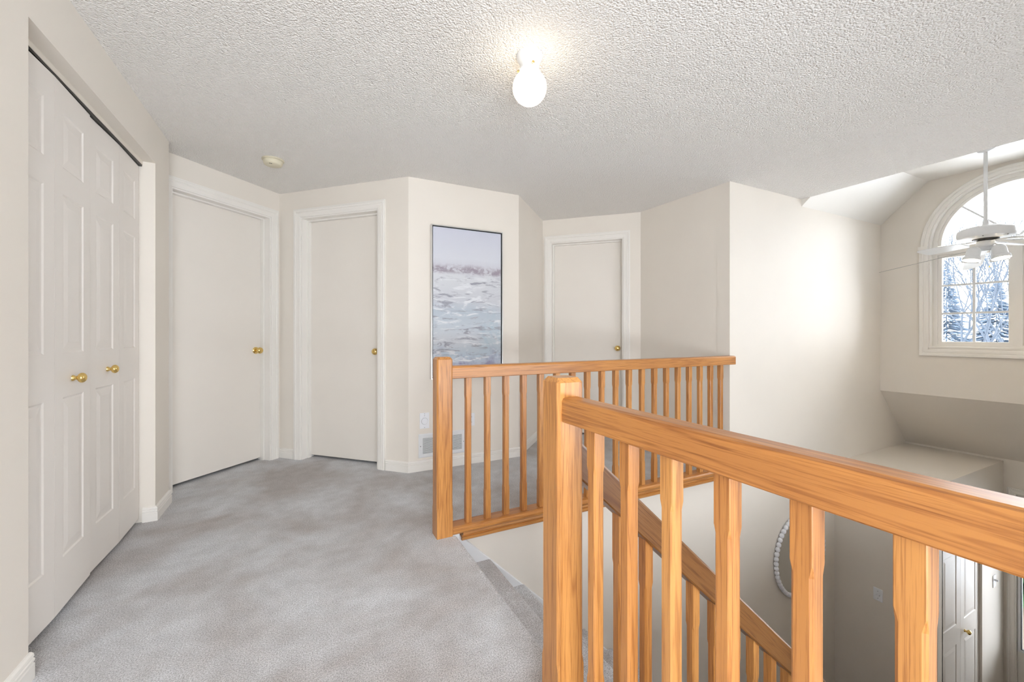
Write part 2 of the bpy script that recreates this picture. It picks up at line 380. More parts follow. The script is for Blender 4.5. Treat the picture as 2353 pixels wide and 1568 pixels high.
# vaulted foyer ceiling: slopes up from both side walls to a flat top
ys, zv = [YW, 1.92, .73, .33], 2.735
zs_ = [2.37, zv, zv, 2.37]
t_ = .1
g = G().prism([(YW, 2.37), (1.92, zv), (.73, zv), (.33, 2.37), (.33 - .14, 2.37), (.73 - .04, zv + .1), (1.92 + .04, zv + .1), (YW + .14, 2.37)], 0, XCE - .0, XW + .15)
g.obj('ceiling_vault', M['trim'], kind=STR, label='white vaulted ceiling over the foyer')
# face between flat ceiling edge and vault, turned to the window, plus the small triangle at the side wall
G().prism([(YW - .075, H), (1.92, zv), (1.92, zv + .1), (.73, zv + .1), (.73, zv), (.33 + .075, H), (.33 - .5, H), (.33 - .5, zv + .1), (YW + .14, zv + .1), (YW + .14, H)][:10], 0, XCE - .06, XCE) if False else None
g = G(); g.prism([(-.1, H + .001), (YW + .14, H + .001), (YW + .14, zv + .12), (-.1, zv + .12)], 0, XCE - .08, XCE - .001)
g.prism([(YW, 2.37), (YW, H), (YW - .077, H)], 0, XCE - .004, XCE)
g.obj('ceiling_bulkhead', M['trim'], kind=STR, label='narrow white drop where the flat ceiling meets the vault')
wallseg('wall_foyer_near', (XE + .15, .33), (XCE, .33), (0, 1), ZF, 2.37, label='cream near side wall of the foyer')
wallseg('wall_foyer_jog', (XCE, .33 - T), (XCE, YB), (-1, 0), 0, H, th=.1)
wallseg('wall_foyer_jog_lower', (XCE, .33), (XCE, YV - .1), (-1, 0), ZF, 0, th=.1)

# window wall with rectangular + arched opening
WC, WR = 1.325, .592            # centre line and half width of the opening
ZA = 2.052; WZ0 = .985          # spring line, sill
y0w, y1w = .33, YW
arc = [(WC + WR * math.cos(a), ZA + WR * math.sin(a)) for a in [math.pi * k / 32 for k in range(33)]]
g = G()
def slab(polyYZ): g.prism(polyYZ, 0, XW, XW + .15)
slab([(y0w, .505), (y1w, .505), (y1w, WZ0), (y0w, WZ0)])
slab([(WC + WR, WZ0), (y1w, WZ0), (y1w, ZA), (WC + WR, ZA)]); slab([(y0w, WZ0), (WC - WR, WZ0), (WC - WR, ZA), (y0w, ZA)])
def topz(y): return 2.37 + min(1.0, min(y1w - y, y - y0w) / .40) * (zv - 2.37)
for k in range(32):
    (ya, za), (yb, zb) = arc[k], arc[k + 1]
    slab([(ya, za), (yb, zb), (yb, topz(yb)), (ya, topz(ya))])
slab([(WC + WR, ZA), (y1w, ZA), (y1w, 2.37), (1.92, zv), (1.917, zv)][:4] + [(WC + WR, topz(WC + WR))]); slab([(y0w, ZA), (WC - WR, ZA), (WC - WR, topz(WC - WR)), (.73, zv), (y0w, 2.37)])
g.obj('wall_window', M['wall'], kind=STR, label='cream gable wall around the arched window')
# sloped soffit under the window wall down to the entry wall
G().prism([(XW, .505), (XE + .02, -.16), (XE + .15, -.16), (XW + .15, .62)], 1, .33, YW).obj('ceiling_sloped_soffit', M['wall'], kind=STR, label='shaded sloping soffit under the window wall')
# entry closet box
g = G(); g.box(XF, XE, YC, YW, -.26, -.16)
g.obj('ceiling_closet_top', M['wall'], kind=STR, label='flat painted top of the entry closet')
g = G(); g.box(XF, XF + .1, YC, YW, ZF, -.26); g.obj('wall_closet_front', M['wall'], kind=STR, label='cream closet wall facing the stairs')
cdx0, cdx1, cdz = 4.955, 5.86, -.42
g = G(); g.box(XF + .1, cdx0, YC, YC + .1, ZF, -.26); g.box(cdx1, XE, YC, YC + .1, ZF, -.26); g.box(cdx0, cdx1, YC, YC + .1, cdz, -.26)
g.obj('wall_closet_side', M['wall'], kind=STR, label='cream closet wall facing the front door')
# entry wall with front door and sidelight
fd0, fd1 = .48, 1.472
g = G(); g.box(XE, XE + .15, fd1, YW, ZF, -.1); g.box(XE, XE + .15, .33, fd0, ZF, -.1); g.box(XE, XE + .15, fd0, fd1, -.45, -.1)
g.obj('wall_entry', M['wall'], kind=STR, label='cream exterior wall around the front door')
G().box(-.2, XE + .2, YV - .3, YW + .2, ZF - .2, ZF).obj('floor_foyer', M['tile'], kind=STR, label='tiled foyer floor at the foot of the stairs')
wallseg('wall_under_landing', (.60, YV), (.60, YW), (1, 0), ZF, -.26, th=.1, label='cream wall under the landing edge')

# ------------------------------------------------------------------ baseboards
BP = [(0, 0), (.014, 0), (.014, .050), (.0105, .053), (.0105, .056), (.014, .059), (.014, .066), (.0105, .069), (.0105, .072), (.013, .075), (.011, .083), (.005, .088), (0, .089)]
def baseboard(name, pts, side, label=None):
    """pts: plan polyline, side=+1 when the room lies to the left of the direction of travel"""
    n = len(pts); rings = []
    def nrm(a, b):
        L = math.hypot(b[0] - a[0], b[1] - a[1]); return (-(b[1] - a[1]) / L * side, (b[0] - a[0]) / L * side)
    for i, p in enumerate(pts):
        ns = [nrm(pts[j], pts[j + 1]) for j in (i - 1, i) if 0 <= j < n - 1]
        if len(ns) == 2:
            k = 1 + ns[0][0] * ns[1][0] + ns[0][1] * ns[1][1]; m = ((ns[0][0] + ns[1][0]) / k, (ns[0][1] + ns[1][1]) / k)
        else: m = ns[0]
        rings.append([(p[0] + m[0] * u, p[1] + m[1] * u, z) for u, z in BP])
    return G().loops(rings).obj(name, M['trim'], kind=STR, label=label)
def along(P, Dv, t): return (P[0] + Dv[0] * t, P[1] + Dv[1] * t)
baseboard('baseboard_left', [(XL, YB), (XL, CL0 + .004)], -1)
baseboard('baseboard_closet_corner', [(XL - .06, CL1), (XL, CL1), A, (A[0] - .1, A[1])], -1)
baseboard('baseboard_far_corner', [along(B, dp, -.016), B, along(B, dm, .17)], -1)
baseboard('baseboard_far_center', [along(B, dm, 1.155), C, D, E_], -1)
baseboard('baseboard_landing_end', [along(E_, dm, .97), F, (Gp[0], Gp[1] + .02)], -1)

# ------------------------------------------------------------------ interior doors
CP = [(0, 0), (0, .010), (.010, .013), (.030, .014), (.038, .017), (.044, .014), (.050, .018), (.060, .019), (.064, .016), (.072, .016), (.072, 0)]
def sweep_frame(g, t0, t1, z0, z1, prof, closed=False):
    """profile (u outwards, v towards the room) swept round an opening in the local (t, n, z) frame"""
    rings = []
    for (t, z, su, sz) in ((t0, z0, -1, -1 if closed else 0), (t0, z1, -1, 1), (t1, z1, 1, 1), (t1, z0, 1, -1 if closed else 0)):
        rings.append([(t + su * u, v, z + sz * u) for u, v in prof])
    return g.loops(rings, closed=closed)
def knob(parent, P3, N3, big=True, name='knob'):
    c = Vector(P3); k = .92 if big else .62
    base = G().lathe([(.033 * k, 0), (.033 * k, .004), (.028 * k, .009), (.014 * k, .012)], c, N3, 24) if big else G().lathe([(.0125, 0), (.0115, .005), (.0080, .010), (.0085, .016)], c, N3, 20)
    r = base.obj('rosette' if big else 'knob_stem', M['brass'], parent, smooth=True)
    pr = [(.011, .010), (.011, .026), (.018, .031), (.0265, .040), (.0285, .050), (.026, .060), (.019, .067), (.009, .070), (0, .0705)] if big else \
         [(.008, .014)] + [(.0215 * math.cos(a), .030 + .0155 * math.sin(a)) for a in [math.radians(d) for d in range(-65, 90, 13)]] + [(0, .0455)]
    G().lathe(pr, c, N3, 28).obj(name, M['brass'], parent, smooth=True)
def hinged_door(idx, P, Dv, N, t0, t1, zt, knob_t, knob_z, label, rec=.10):
    xf = frame(P, Dv, N)
    root = thing('door_%d' % idx, xf((t0 + t1) / 2, -.06, 0), label, None, None, STR)
    g = G(xf); sweep_frame(g, t0 + .004, t1 - .004, 0.0, zt - .004, CP); g.obj('casing', M['trim'], root)
    g = G(xf); j = .016
    g.box(t0, t0 + j, -T, -.0, 0, zt); g.box(t1 - j, t1, -T, -.0, 0, zt); g.box(t0 + j, t1 - j, -T, 0, zt - j, zt)
    s = .012  # stop in front of the slab
    g.box(t0 + j, t0 + j + s, -rec + .002, -rec + .036, 0, zt - j); g.box(t1 - j - s, t1 - j, -rec + .002, -rec + .036, 0, zt - j); g.box(t0 + j + s, t1 - j - s, -rec + .002, -rec + .036, zt - j - s, zt - j)
    g.obj('jamb', M['trim'], root)
    sl = G(xf).box(t0 + j + .002, t1 - j - .002, -rec - .035, -rec, .022, zt - j - .003).obj('slab', M['door'], root, bevel=.0015)
    n3 = (N[0], N[1], 0); knob(sl, xf(knob_t, -rec, knob_z), n3)
    return root
hinged_door(1, B, dp, nd1, -.927, -.092, DZ, -.165, .995, 'flush off-white door nearest the closet, in the angled far left wall')
hinged_door(2, B, dm, nd2, .245, 1.08, DZ, 1.005, .99, 'flush off-white door beside the seascape painting wall')
hinged_door(3, E_, dm, nd2, .09, .895, 2.185, .825, .985, 'flush off-white door standing behind the far oak railing')

# ------------------------------------------------------------------ bifold closet doors
def panel_leaf(g, w, h, th, panels, d=.004):
    """leaf in local (u, depth, v): front at depth 0 (towards the room = +), moulded panels sunk and raised"""
    us = sorted({0, w} | {p[0] for p in panels} | {p[1] for p in panels}); vs = sorted({0, h} | {p[2] for p in panels} | {p[3] for p in panels})
    for i in range(len(us) - 1):
        for k in range(len(vs) - 1):
            q = (us[i], us[i + 1], vs[k], vs[k + 1])
            if any(abs(q[0] - p[0]) < 1e-6 and q[2] >= p[2] - 1e-6 and q[3] <= p[3] + 1e-6 for p in panels): continue
            a = g.add([(q[0], 0, q[2]), (q[1], 0, q[2]), (q[1], 0, q[3]), (q[0], 0, q[3])]); g.f.append((a, a + 1, a + 2, a + 3))
    for p in panels:
        rings = []
        for ins, dep in ((0, 0), (.007, -d), (.016, -d), (.024, -d * .75), (.046, -.0005)):
            rings.append([(p[0] + ins, dep, p[2] + ins), (p[1] - ins, dep, p[2] + ins), (p[1] - ins, dep, p[3] - ins), (p[0] + ins, dep, p[3] - ins)])
        base = [g.add(r) for r in rings]
        for a, b in zip(base, base[1:]):
            for j in range(4): g.f.append((a + j, a + (j + 1) % 4, b + (j + 1) % 4, b + j))
        g.f.append(tuple(base[-1] + j for j in range(4)))
    # back and edges
    a = g.add([(0, 0, 0), (w, 0, 0), (w, 0, h), (0, 0, h), (0, -th, 0), (w, -th, 0), (w, -th, h), (0, -th, h)])
    g.f += [(a + 4, a + 7, a + 6, a + 5), (a, a + 4, a + 5, a + 1), (a + 1, a + 5, a + 6, a + 2), (a + 2, a + 6, a + 7, a + 3), (a + 3, a + 7, a + 4, a)]
    return g
def bifold(idx, pts, z0, z1, label, mirror_n=1, knobs=(), pz=((.205, .855), (1.035, 1.685), (1.79, 2.015)), side=.068):
    root = thing('door_%d' % idx, (pts[0][0], pts[0][1], z0), label, None, None, STR)
    for i in range(2):
        (xa, ya), (xb, yb) = pts[i], pts[i + 1]; L = math.hypot(xb - xa, yb - ya); Dv = ((xb - xa) / L, (yb - ya) / L)
        N = (Dv[1] * mirror_n, -Dv[0] * mirror_n)
        xf0 = frame((xa, ya), Dv, N); xf = lambda u, n, v, xf0=xf0: xf0(u + .001, n, v + z0)
        leaf = panel_leaf(G(xf), L - .002, z1 - z0, .03, [(side, L - .002 - side, a, b) for a, b in pz]).obj('leaf', M['bifold'], root)
        for (k, u, z) in knobs:
            if k == i: knob(leaf, xf0(u, 0, z), (N[0], N[1], 0), big=False)
    return root
zb0, zb1 = .028, 2.155
bifold(4, [(-.882, CL0 + .006), (-.872, 2.262), (-.881, 2.594)], zb0, zb1, 'moulded off-white bifold closet door nearer the camera, brass knob on its second leaf', 1, [(1, .155, .955)])
bifold(5, [(-.888, 2.600), (-.880, 2.928), (-.887, CL1 - .006)], zb0, zb1, 'moulded off-white bifold closet door farther along the left wall, by the white jamb', 1, [(0, .190, .965)])
G().box(-.935, -.873, CL0 + .002, CL1 - .002, 2.158, 2.172).obj('trim_1', M['track'], kind=STR, label='dark metal bifold track at the top of the closet opening')
g = G(); g.box(-.886, -.8705, CL0, CL1, 2.168, 2.194); g.box(-1.0, -.87, CL0 - .3, CL1 + .3, 2.172, 2.44); g.obj('trim_2', M['wall'], kind=STR, label='cream header above the closet doors')
g = G(); g.box(-1.0, XL - .0601, CL1 + .001, CL1 + .12, 0, H); g.box(-1.0, XL - .0601, CL0 - .12, CL0 - .001, 0, H); g.obj('trim_3', M['wall'], kind=STR, label='cream closet jambs')

# ------------------------------------------------------------------ oak railings
def octo(w, c, cx, cy, z):
    h = w / 2; return [(cx + x, cy + y, z) for x, y in ((-h + c, -h), (h - c, -h), (h, -h + c), (h, h - c), (h - c, h), (-h + c, h), (-h, h - c), (-h, -h + c))]
def post_mesh(name, w, c, z0, z1, za, zb, top=0.0, mat='oak_z', cs=.0015, step=.012):
    g = G(); rg = [octo(w, cs, 0, 0, z0), octo(w, cs, 0, 0, za), octo(w - .001, c, 0, 0, za + step), octo(w - .001, c, 0, 0, zb - step), octo(w, cs, 0, 0, zb)] if zb < z1 else \
        [octo(w, cs, 0, 0, z0), octo(w, cs, 0, 0, za), octo(w, c, 0, 0, za + step * 2)]
    if top: rg += [octo(w, c, 0, 0, z1 - top), octo(w - 1.5 * top, c * .8, 0, 0, z1)]
    else: rg += [octo(w, cs, 0, 0, z1)]
    return g.loops(rg).mesh(name, M[mat])
RB, RT = .888, .960            # underside and top of the level rails
newel_me = post_mesh('newel_post', .092, .0085, 0, 1.012, .150, 9, top=.014)
bal_me = post_mesh('baluster', .0345, .0052, .044, RB + .002, .205, .785, step=.018)
def rail_prof(w, z0, z1, r=.008):
    h = w / 2; return [(-h + .003, z0), (h - .003, z0), (h, z0 + .003), (h, z1 - r * 1.4), (h - r * .5, z1 - r * .4), (h - r * 1.5, z1), (-h + r * 1.5, z1), (-h + r * .5, z1 - r * .4), (-h, z1 - r * 1.4), (-h, z0 + .003)]
YR = 2.290; XR = .709
far = thing('stair_railing', (XR, YR, 0), 'far oak guard railing along the landing edge, ending at the cream wall', 'railing')
inst('newel_post', newel_me, far, (XR, YR, 0))
G().loops([[(x, YR + y, z) for y, z in rail_prof(.066, RB, RT)] for x in (XR + .046, 3.224)]).obj('handrail', M['oak_x'], far)
# base shoe with a moulded nosing over the stairwell
shoe = [(YR + .046, .0), (YR + .046, .044), (YR - .030, .044), (YR - .044, .040), (YR - .052, .030), (YR - .052, .018), (YR - .046, .008), (YR - .034, .0)]
G().loops([[(x, y, z) for y, z in shoe] for x in (XR + .046, 3.222)]).obj('base_shoe', M['oak_x'], far)
cove = [(YW - .0005, 0.0), (YR - .032, 0.0), (YR - .034, -.012), (YR - .026, -.016), (YR - .014, -.024), (YR - .010, -.030), (YR - .016, -.034), (YR - .016, -.050), (YR - .010, -.056), (YW - .0005, -.058)]
G().loops([[(x, y, z) for y, z in cove] for x in (.822, 3.222)]).obj('cove_moulding', M['oak_x'], far)
for k in range(19):
    inst('baluster', bal_me, far, (.862 + k * .1229, YR, 0))
near = thing('stair_railing', (XR, 1.066, 0), 'near oak guard railing running past the camera beside the stairs', 'railing')
inst('newel_post', newel_me, near, (XR, 1.066, 0))
YN0 = YV - .035
G().loops([[(XR + x, y, z) for x, z in rail_prof(.066, RB - .004, RT - .004)] for y in (1.021, YN0)]).obj('handrail', M['oak_y'], near)
shoe2 = [(XR - .046, 0), (XR - .046, .030), (XR - .036, .044), (XR + .03, .044), (XR + .044, .040), (XR + .052, .030), (XR + .052, .018), (XR + .044, 0)]
G().loops([[(x, y, z) for x, z in shoe2] for y in (1.02, YN0)]).obj('base_shoe', M['oak_y'], near)
yb = [.905, .775, .645, .513, .376, .246]
for y in yb: inst('baluster', bal_me, near, (XR, y, 0))
inst('newel_post', newel_me, near, (XR, YN0 - .046, 0))

# stair handrail going down from the near newel
YS = 1.068
def hz(x): return .742 - SLOPE * (x - .837)      # top edge of the sloping rail
sr = thing('stair_handrail', (.755, YS, 0), 'oak handrail, shade put into its colour, sloping down the stairs from the near newel post', 'railing')
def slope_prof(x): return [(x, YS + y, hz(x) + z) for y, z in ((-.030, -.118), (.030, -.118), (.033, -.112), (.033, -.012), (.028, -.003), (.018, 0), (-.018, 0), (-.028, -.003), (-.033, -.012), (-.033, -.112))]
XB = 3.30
G().loops([slope_prof(.756), slope_prof(XB)]).obj('handrail', M['oak_slope_shaded'], sr)
G().loops([[(x, YS + y, hz(x) + z) for y, z in ((-.02, -.90), (.045, -.90), (.045, -1.22), (-.02, -1.22))] for x in (.782, XB)]).obj('closed_stringer', M['skirt'], sr)
w = .0345; c = .0052
def skew(w, c, z, s=SLOPE): return [(x, y, z - s * x) for x, y, _ in octo(w, c, 0, 0, 0)]
flat = lambda w, c, z: octo(w, c, 0, 0, z)
sb_me = G().loops([skew(w, .0015, -.79), flat(w, .0015, -.63), flat(w - .001, c, -.612), flat(w - .001, c, -.153), flat(w, .0015, -.135), skew(w, .0015, .004)]).mesh('baluster', M['oak_z'])
k = 0
while .935 + k * .1156 < XB - .05:
    x = .935 + k * .1156; inst('baluster', sb_me, sr, (x, YS, hz(x) - .117)); k += 1
bn = post_mesh('newel_post', .092, .0085, ZF, hz(XB) + .10, ZF + .15, 9, top=.014); inst('newel_post', bn, sr, (XB + .046, YS, 0))

# ------------------------------------------------------------------ stairs
RISE, RUN = .2135, .2335
st = thing('staircase', (.775, 1.7, ZF), 'carpeted stairs going down between the two oak railings', 'stairs')
YS0, YS1 = 1.114, 2.296
def tread_prof(k):
    x0 = .60 if k == 0 else .757 + RUN * (k - 1); xn = .757 + RUN * k; z = -RISE * k
    return [(x0, z), (xn + .004, z), (xn + .016, z - .003), (xn + .023, z - .010), (xn + .025, z - .020), (xn + .022, z - .031), (xn + .012, z - .040), (xn, z - .044), (xn, z - RISE), (x0, z - RISE)]
for k in range(1, 12):
    pr = tread_prof(k); n = 14
    G().loops([[(x, y, z) for x, z in pr] for y in (YS0, YS1)]).obj('step', M['carpet'], st, smooth=True)
G().loops([[(x, y, z) for x, z in [(.757, -.045), (.757, -RISE), (.60, -RISE), (.60, -.045)]] for y in (YS0, YS1)]).obj('top_riser', M['carpet'], st)
def sk(x): return -.030 - .957 * (x - .815)
g = G().loops([[(x, YW - .0005, sk(x)), (x, YW - .016, sk(x)), (x, YW - .022, sk(x) - .006), (x, YW - .022, sk(x) - .42), (x, YW - .0005, sk(x) - .42)] for x in (.800, 3.25)])
g.box(.757, .8, YR - .03, YW, -.30, -.001)
g.obj('trim_4', M['skirt'], kind=STR, label='white skirt board along the stair wall')

# ------------------------------------------------------------------ painting
px0, px1, pz0, pz1 = .955, 1.614, .762, 2.062
p = thing('painting', ((px0 + px1) / 2, 3.44, pz0), 'tall abstract seascape painting in a thin silver frame on the far wall', 'painting')
xf = frame((0, 3.44), (1, 0), (0, -1))
g = G(xf); sweep_frame(g, px0 + .008, px1 - .008, pz0 + .008, pz1 - .008, [(0, .002), (0, .044), (.008, .044), (.008, .002)], closed=True); g.obj('frame', M['chrome'], p)
G(xf).box(px0 + .008, px1 - .008, .002, .012, pz0 + .008, pz1 - .008).obj('shadow_gap', M['black'], p)
G(xf).box(px0 + .016, px1 - .016, .012, .038, pz0 + .016, pz1 - .016).obj('canvas', M['painting'], p, bevel=.002)

# ------------------------------------------------------------------ wall plates and register
v = thing('air_register', (1.06, 3.44, .10), 'white louvred air register low on the painting wall', 'vent')
vx0, vx1, vz0, vz1 = .857, 1.266, .102, .302; ix0, ix1, iz0, iz1 = .892, 1.236, .142, .272
G(xf).prism([(ix0, iz0), (ix1, iz0), (ix1, iz1), (ix0, iz1)], 1, .0005, .002).obj('opening', M['dark'], v)
g = G(xf); sweep_frame(g, ix0, ix1, iz0, iz1, [(0, .0005), (0, .008), (.026, .009), (.034, .004), (.0345, .0005)], closed=True); g.obj('register_frame', M['metalwhite'], v)
sl = G().loops([[(x, a, b) for a, b in ((-.003, .0022), (-.009, -.0026), (-.0095, -.0018), (-.0035, .0034))] for x in (-.172, .172)]).mesh('slat', M['metalwhite'])
for k in range(14): inst('slat', sl, v, ((ix0 + ix1) / 2, 3.44, iz0 + .005 + k * (iz1 - iz0 - .010) / 13))
for x in (.873, 1.251): G(xf).lathe([(.004, .008), (.004, .0105), (.002, .0115)], (x, 0, .205), (0, 1, 0), 12).obj('screw', M['screw'], v)

def plate(name, label, cat, xf, c, w, h, group=None):
    """moulded wall plate centred at (t, z)"""
    root = thing(name, xf(c[0], 0, c[1]), label, cat, group)
    G(xf).prism([(c[0] - w / 2, c[1] - h / 2), (c[0] + w / 2, c[1] - h / 2), (c[0] + w / 2, c[1] + h / 2), (c[0] - w / 2, c[1] + h / 2)], 1, .0003, .006).obj('cover_plate', M['white'], root, bevel=.0025)
    return root
vac = plate('vacuum_inlet', 'white central vacuum inlet plate above the air register', 'wall plate', xf, (.9075, .416), .081, .131)
g = G(xf); g.lathe([(.024, .006), (.025, .0065), (.026, .010), (.024, .0125), (0, .0128)], (.9075, 0, .412), (0, 1, 0), 28); g.obj('inlet_flap', M['white'], vac, smooth=True)
g = G(xf); g.lathe([(.0275, .0055), (.0275, .0068), (.0262, .0068), (.0262, .0055)], (.9075, 0, .412), (0, 1, 0), 28); g.obj('flap_seam', M['screw'], vac)
g = G(xf); g.box(.894, .921, .006, .012, .440, .449); g.obj('hinge', M['white'], vac, bevel=.001)
for z in (.359, .458, .474): G(xf).lathe([(.0028, .005), (.0028, .0075), (.0012, .008)], (.9075, 0, z), (0, 1, 0), 10).obj('screw', M['screw'], vac)
pl = plate('outlet_plate', 'white outlet plate on the painting wall, half hidden behind the far railing', 'wall plate', xf, (1.322, .388), .070, .112)
for z in (.365, .411):
    s = G(xf).box(1.306, 1.338, .0058, .0078, z - .014, z + .014).obj('socket', M['white'], pl, bevel=.001)
    for dx in (-.006, .006): G(xf).box(1.322 + dx - .001, 1.322 + dx + .001, .0078, .0082, z - .004, z + .005).obj('slot', M['dark'], s)

# foyer switches
xs = frame((XF, 0), (0, 1), (-1, 0))
sw = plate('switch_plate', 'white double toggle switch plate on the closet wall below the stairs', 'light switch', xs, (1.959, -1.3285), .072, .118)
for dy in (-.013, .013):
    G(xs).box(1.959 + dy - .0035, 1.959 + dy + .0035, .006, .018, -1.334, -1.319).obj('toggle', M['white'], sw, bevel=.001)
for z in (-1.362, -1.295): G(xs).lathe([(.003, .005), (.003, .0075), (.001, .008)], (1.959, 0, z), (0, 1, 0), 10).obj('screw', M['screw'], sw)
xc = frame((0, YC), (1, 0), (0, -1))
sw2 = plate('switch_plate', 'white toggle switch plate on the sunlit strip by the front door', 'light switch', xc, (6.165, -1.325), .075, .12)
G(xc).box(6.1615, 6.1685, .006, .03, -1.322, -1.302).obj('toggle', M['white'], sw2, bevel=.001)

# ------------------------------------------------------------------ entry closet doors
bifold(6, [(cdx0 + .006, YC + .022), ((cdx0 + cdx1) / 2, YC + .018), (cdx1 - .006, YC + .022)], ZF + .02, cdz - .006, 'moulded white bifold door of the entry closet downstairs', 1, [(1, .095, -1.62)],
       pz=((.205, .855), (1.035, 1.685), (1.78, 2.02)), side=.085)

# ------------------------------------------------------------------ round mirror with a beaded frame
mc = (4.235, -.955); mr = .385
mi = thing('round_mirror', (mc[0], YW, mc[1]), 'round mirror with a pale beaded frame on the stair wall, half behind a baluster', 'mirror')
G().lathe([(mr - .012, 0), (mr - .012, .012), (0, .0125)], (mc[0], YW - .0005, mc[1]), (0, -1, 0), 64).obj('mirror_glass', M['mirror'], mi)
NB = 56; br = math.pi * mr / NB
bme = G().lathe([(0, -br), (br * .55, -br * .96), (br * .88, -br * .55), (br, 0), (br * .88, br * .55), (br * .55, br * .96), (0, br)], (0, 0, 0), (1, 0, 0), 10, cap=False).mesh('bead', M['bead'], smooth=True)
for k in range(NB):
    a = 2 * math.pi * k / NB; o = inst('bead', bme, mi, (mc[0] + mr * math.cos(a), YW - .02, mc[1] + mr * math.sin(a))); o.rotation_euler = (0, -a + math.pi / 2, 0)

# ------------------------------------------------------------------ ceiling globe lamp
lx, ly = .943, 1.693
la = thing('ceiling_lamp', (lx, ly, H), 'lit white globe ceiling lamp on a white porcelain holder', 'lamp')
G().lathe([(.061, 0), (.062, -.006), (.059, -.016), (.050, -.034), (.046, -.044), (.045, -.060), (.047, -.066), (.046, -.072), (.040, -.073)], (lx, ly, H), (0, 0, 1), 40).obj('lamp_holder', M['metalwhite'], la, smooth=True)
GZ = 2.290; R = .079
prof = [(.040, .072)] + [(R * math.cos(a), R * math.sin(a)) for a in [math.radians(d) for d in range(60, -90, -6)]] + [(0, -R)]
G().lathe(prof, (lx, ly, GZ), (0, 0, 1), 40).obj('globe', M['globe'], la, smooth=True)
for a in (.3, 2.4, 4.5):
    d = Vector((math.cos(a), math.sin(a), 0)); G().lathe([(.0035, 0), (.0035, .010), (.006, .011), (.006, .016), (.003, .017)], Vector((lx, ly, H - .064)) + d * .043, d, 10).obj('thumb_screw', M['brass'], la)

# smoke detector
sx, sy = -.2, 3.56
sd = thing('smoke_detector', (sx, sy, H), 'small yellowed smoke detector on the ceiling above the angled doors', 'smoke detector')
G().lathe([(.074, 0), (.074, -.008), (.070, -.011), (.066, -.012)], (sx, sy, H - .0005), (0, 0, 1), 36).obj('mounting_base', M['cream'], sd, smooth=True)
G().lathe([(.062, -.010), (.065, -.016), (.064, -.030), (.058, -.040), (.050, -.044), (0, -.045)], (sx, sy, H), (0, 0, 1), 36).obj('detector_body', M['cream'], sd, smooth=True)
for dx in (-.018, -.008): G().lathe([(.004, -.0445), (.004, -.046), (0, -.0462)], (sx + dx, sy - .045, H), (0, 0, 1), 10).obj('indicator', M['dark'], sd)

# ------------------------------------------------------------------ arched window
wi = thing('window_1', (XW, WC, WZ0), 'arched white window over the foyer with a half round top above two sashes', None, None, STR)
xw = lambda t, n, z: (XW - n, t, z)           # t along Y, n towards the room
# casing round the lower part, plinth and arch
g = G(xw); cw = .055
CW = [(0, 0), (0, .012), (.012, .016), (.030, .017), (.036, .014), (.044, .022), (.064, .024), (.070, .020), (.072, 0)]
rings = []
for (t, z, su, sz) in ((WC + WR, ZA - .02, 1, 0), (WC + WR, WZ0, 1, -1), (WC - WR, WZ0, -1, -1), (WC - WR, ZA - .02, -1, 0)):
    rings.append([(t + su * u, vv, z + sz * u) for u, vv in CW])
g.loops(rings); g.obj('casing', M['trim'], wi)
g = G(xw); rings = []
for k in range(41):
    a = math.pi * k / 40; rings.append([(WC + (WR + u * .85) * math.cos(a), vv, ZA - .02 * 0 + (WR + u * .85) * math.sin(a)) for u, vv in CW])
g.loops(rings); g.obj('arch_casing', M['trim'], wi)
g = G(xw)
for s in (1, -1): g.box(*sorted((WC + s * (WR - .0), WC + s * (WR + .076))), 0, .026, ZA - .028, ZA + .006)
g.obj('spring_block', M['trim'], wi)
# jamb lining
fr_w, dep = .030, -.085
g = G(xw)
rings = []
outl = [(WC + WR, WZ0), (WC + WR, ZA)] + [(WC + WR * math.cos(a), ZA + WR * math.sin(a)) for a in [math.pi * k / 40 for k in range(1, 40)]] + [(WC - WR, ZA), (WC - WR, WZ0)]
def inset(d): 
    r = WR - d; return [(WC + r, WZ0 + d), (WC + r, ZA)] + [(WC + r * math.cos(a), ZA + r * math.sin(a)) for a in [math.pi * k / 40 for k in range(1, 40)]] + [(WC - r, ZA), (WC - r, WZ0 + d)]
o0, o1 = inset(0.0), inset(.012)
rings = [[(a[0], 0, a[1]), (a[0], -.15, a[1]), (b[0], -.15, b[1]), (b[0], 0, b[1])] for a, b in zip(o0, o1)]
g.loops(rings, closed=True); g.obj('jamb', M['trim'], wi)
o2 = inset(.05)
g = G(xw); rings = [[(a[0], dep + .03, a[1]), (a[0], dep - .04, a[1]), (b[0], dep - .04, b[1]), (b[0], dep + .03, b[1])] for a, b in zip(o1, o2)]
g.loops(rings, closed=True); g.obj('outer_frame', M['trim'], wi)
RI = WR - .05
MZ0, MZ1 = 1.955, 2.045
g = G(xw); g.box(WC - RI, WC + RI, dep - .04, dep + .034, MZ0, MZ1); g.box(WC - .030, WC + .030, dep - .04, dep + .034, WZ0 + .05, MZ0); g.obj('mullion', M['trim'], wi)
G(xw).box(WC - WR + .0, WC + WR, -.08, .005, WZ0 + .012, WZ0 + .030).obj('sill', M['trim'], wi, bevel=.003)
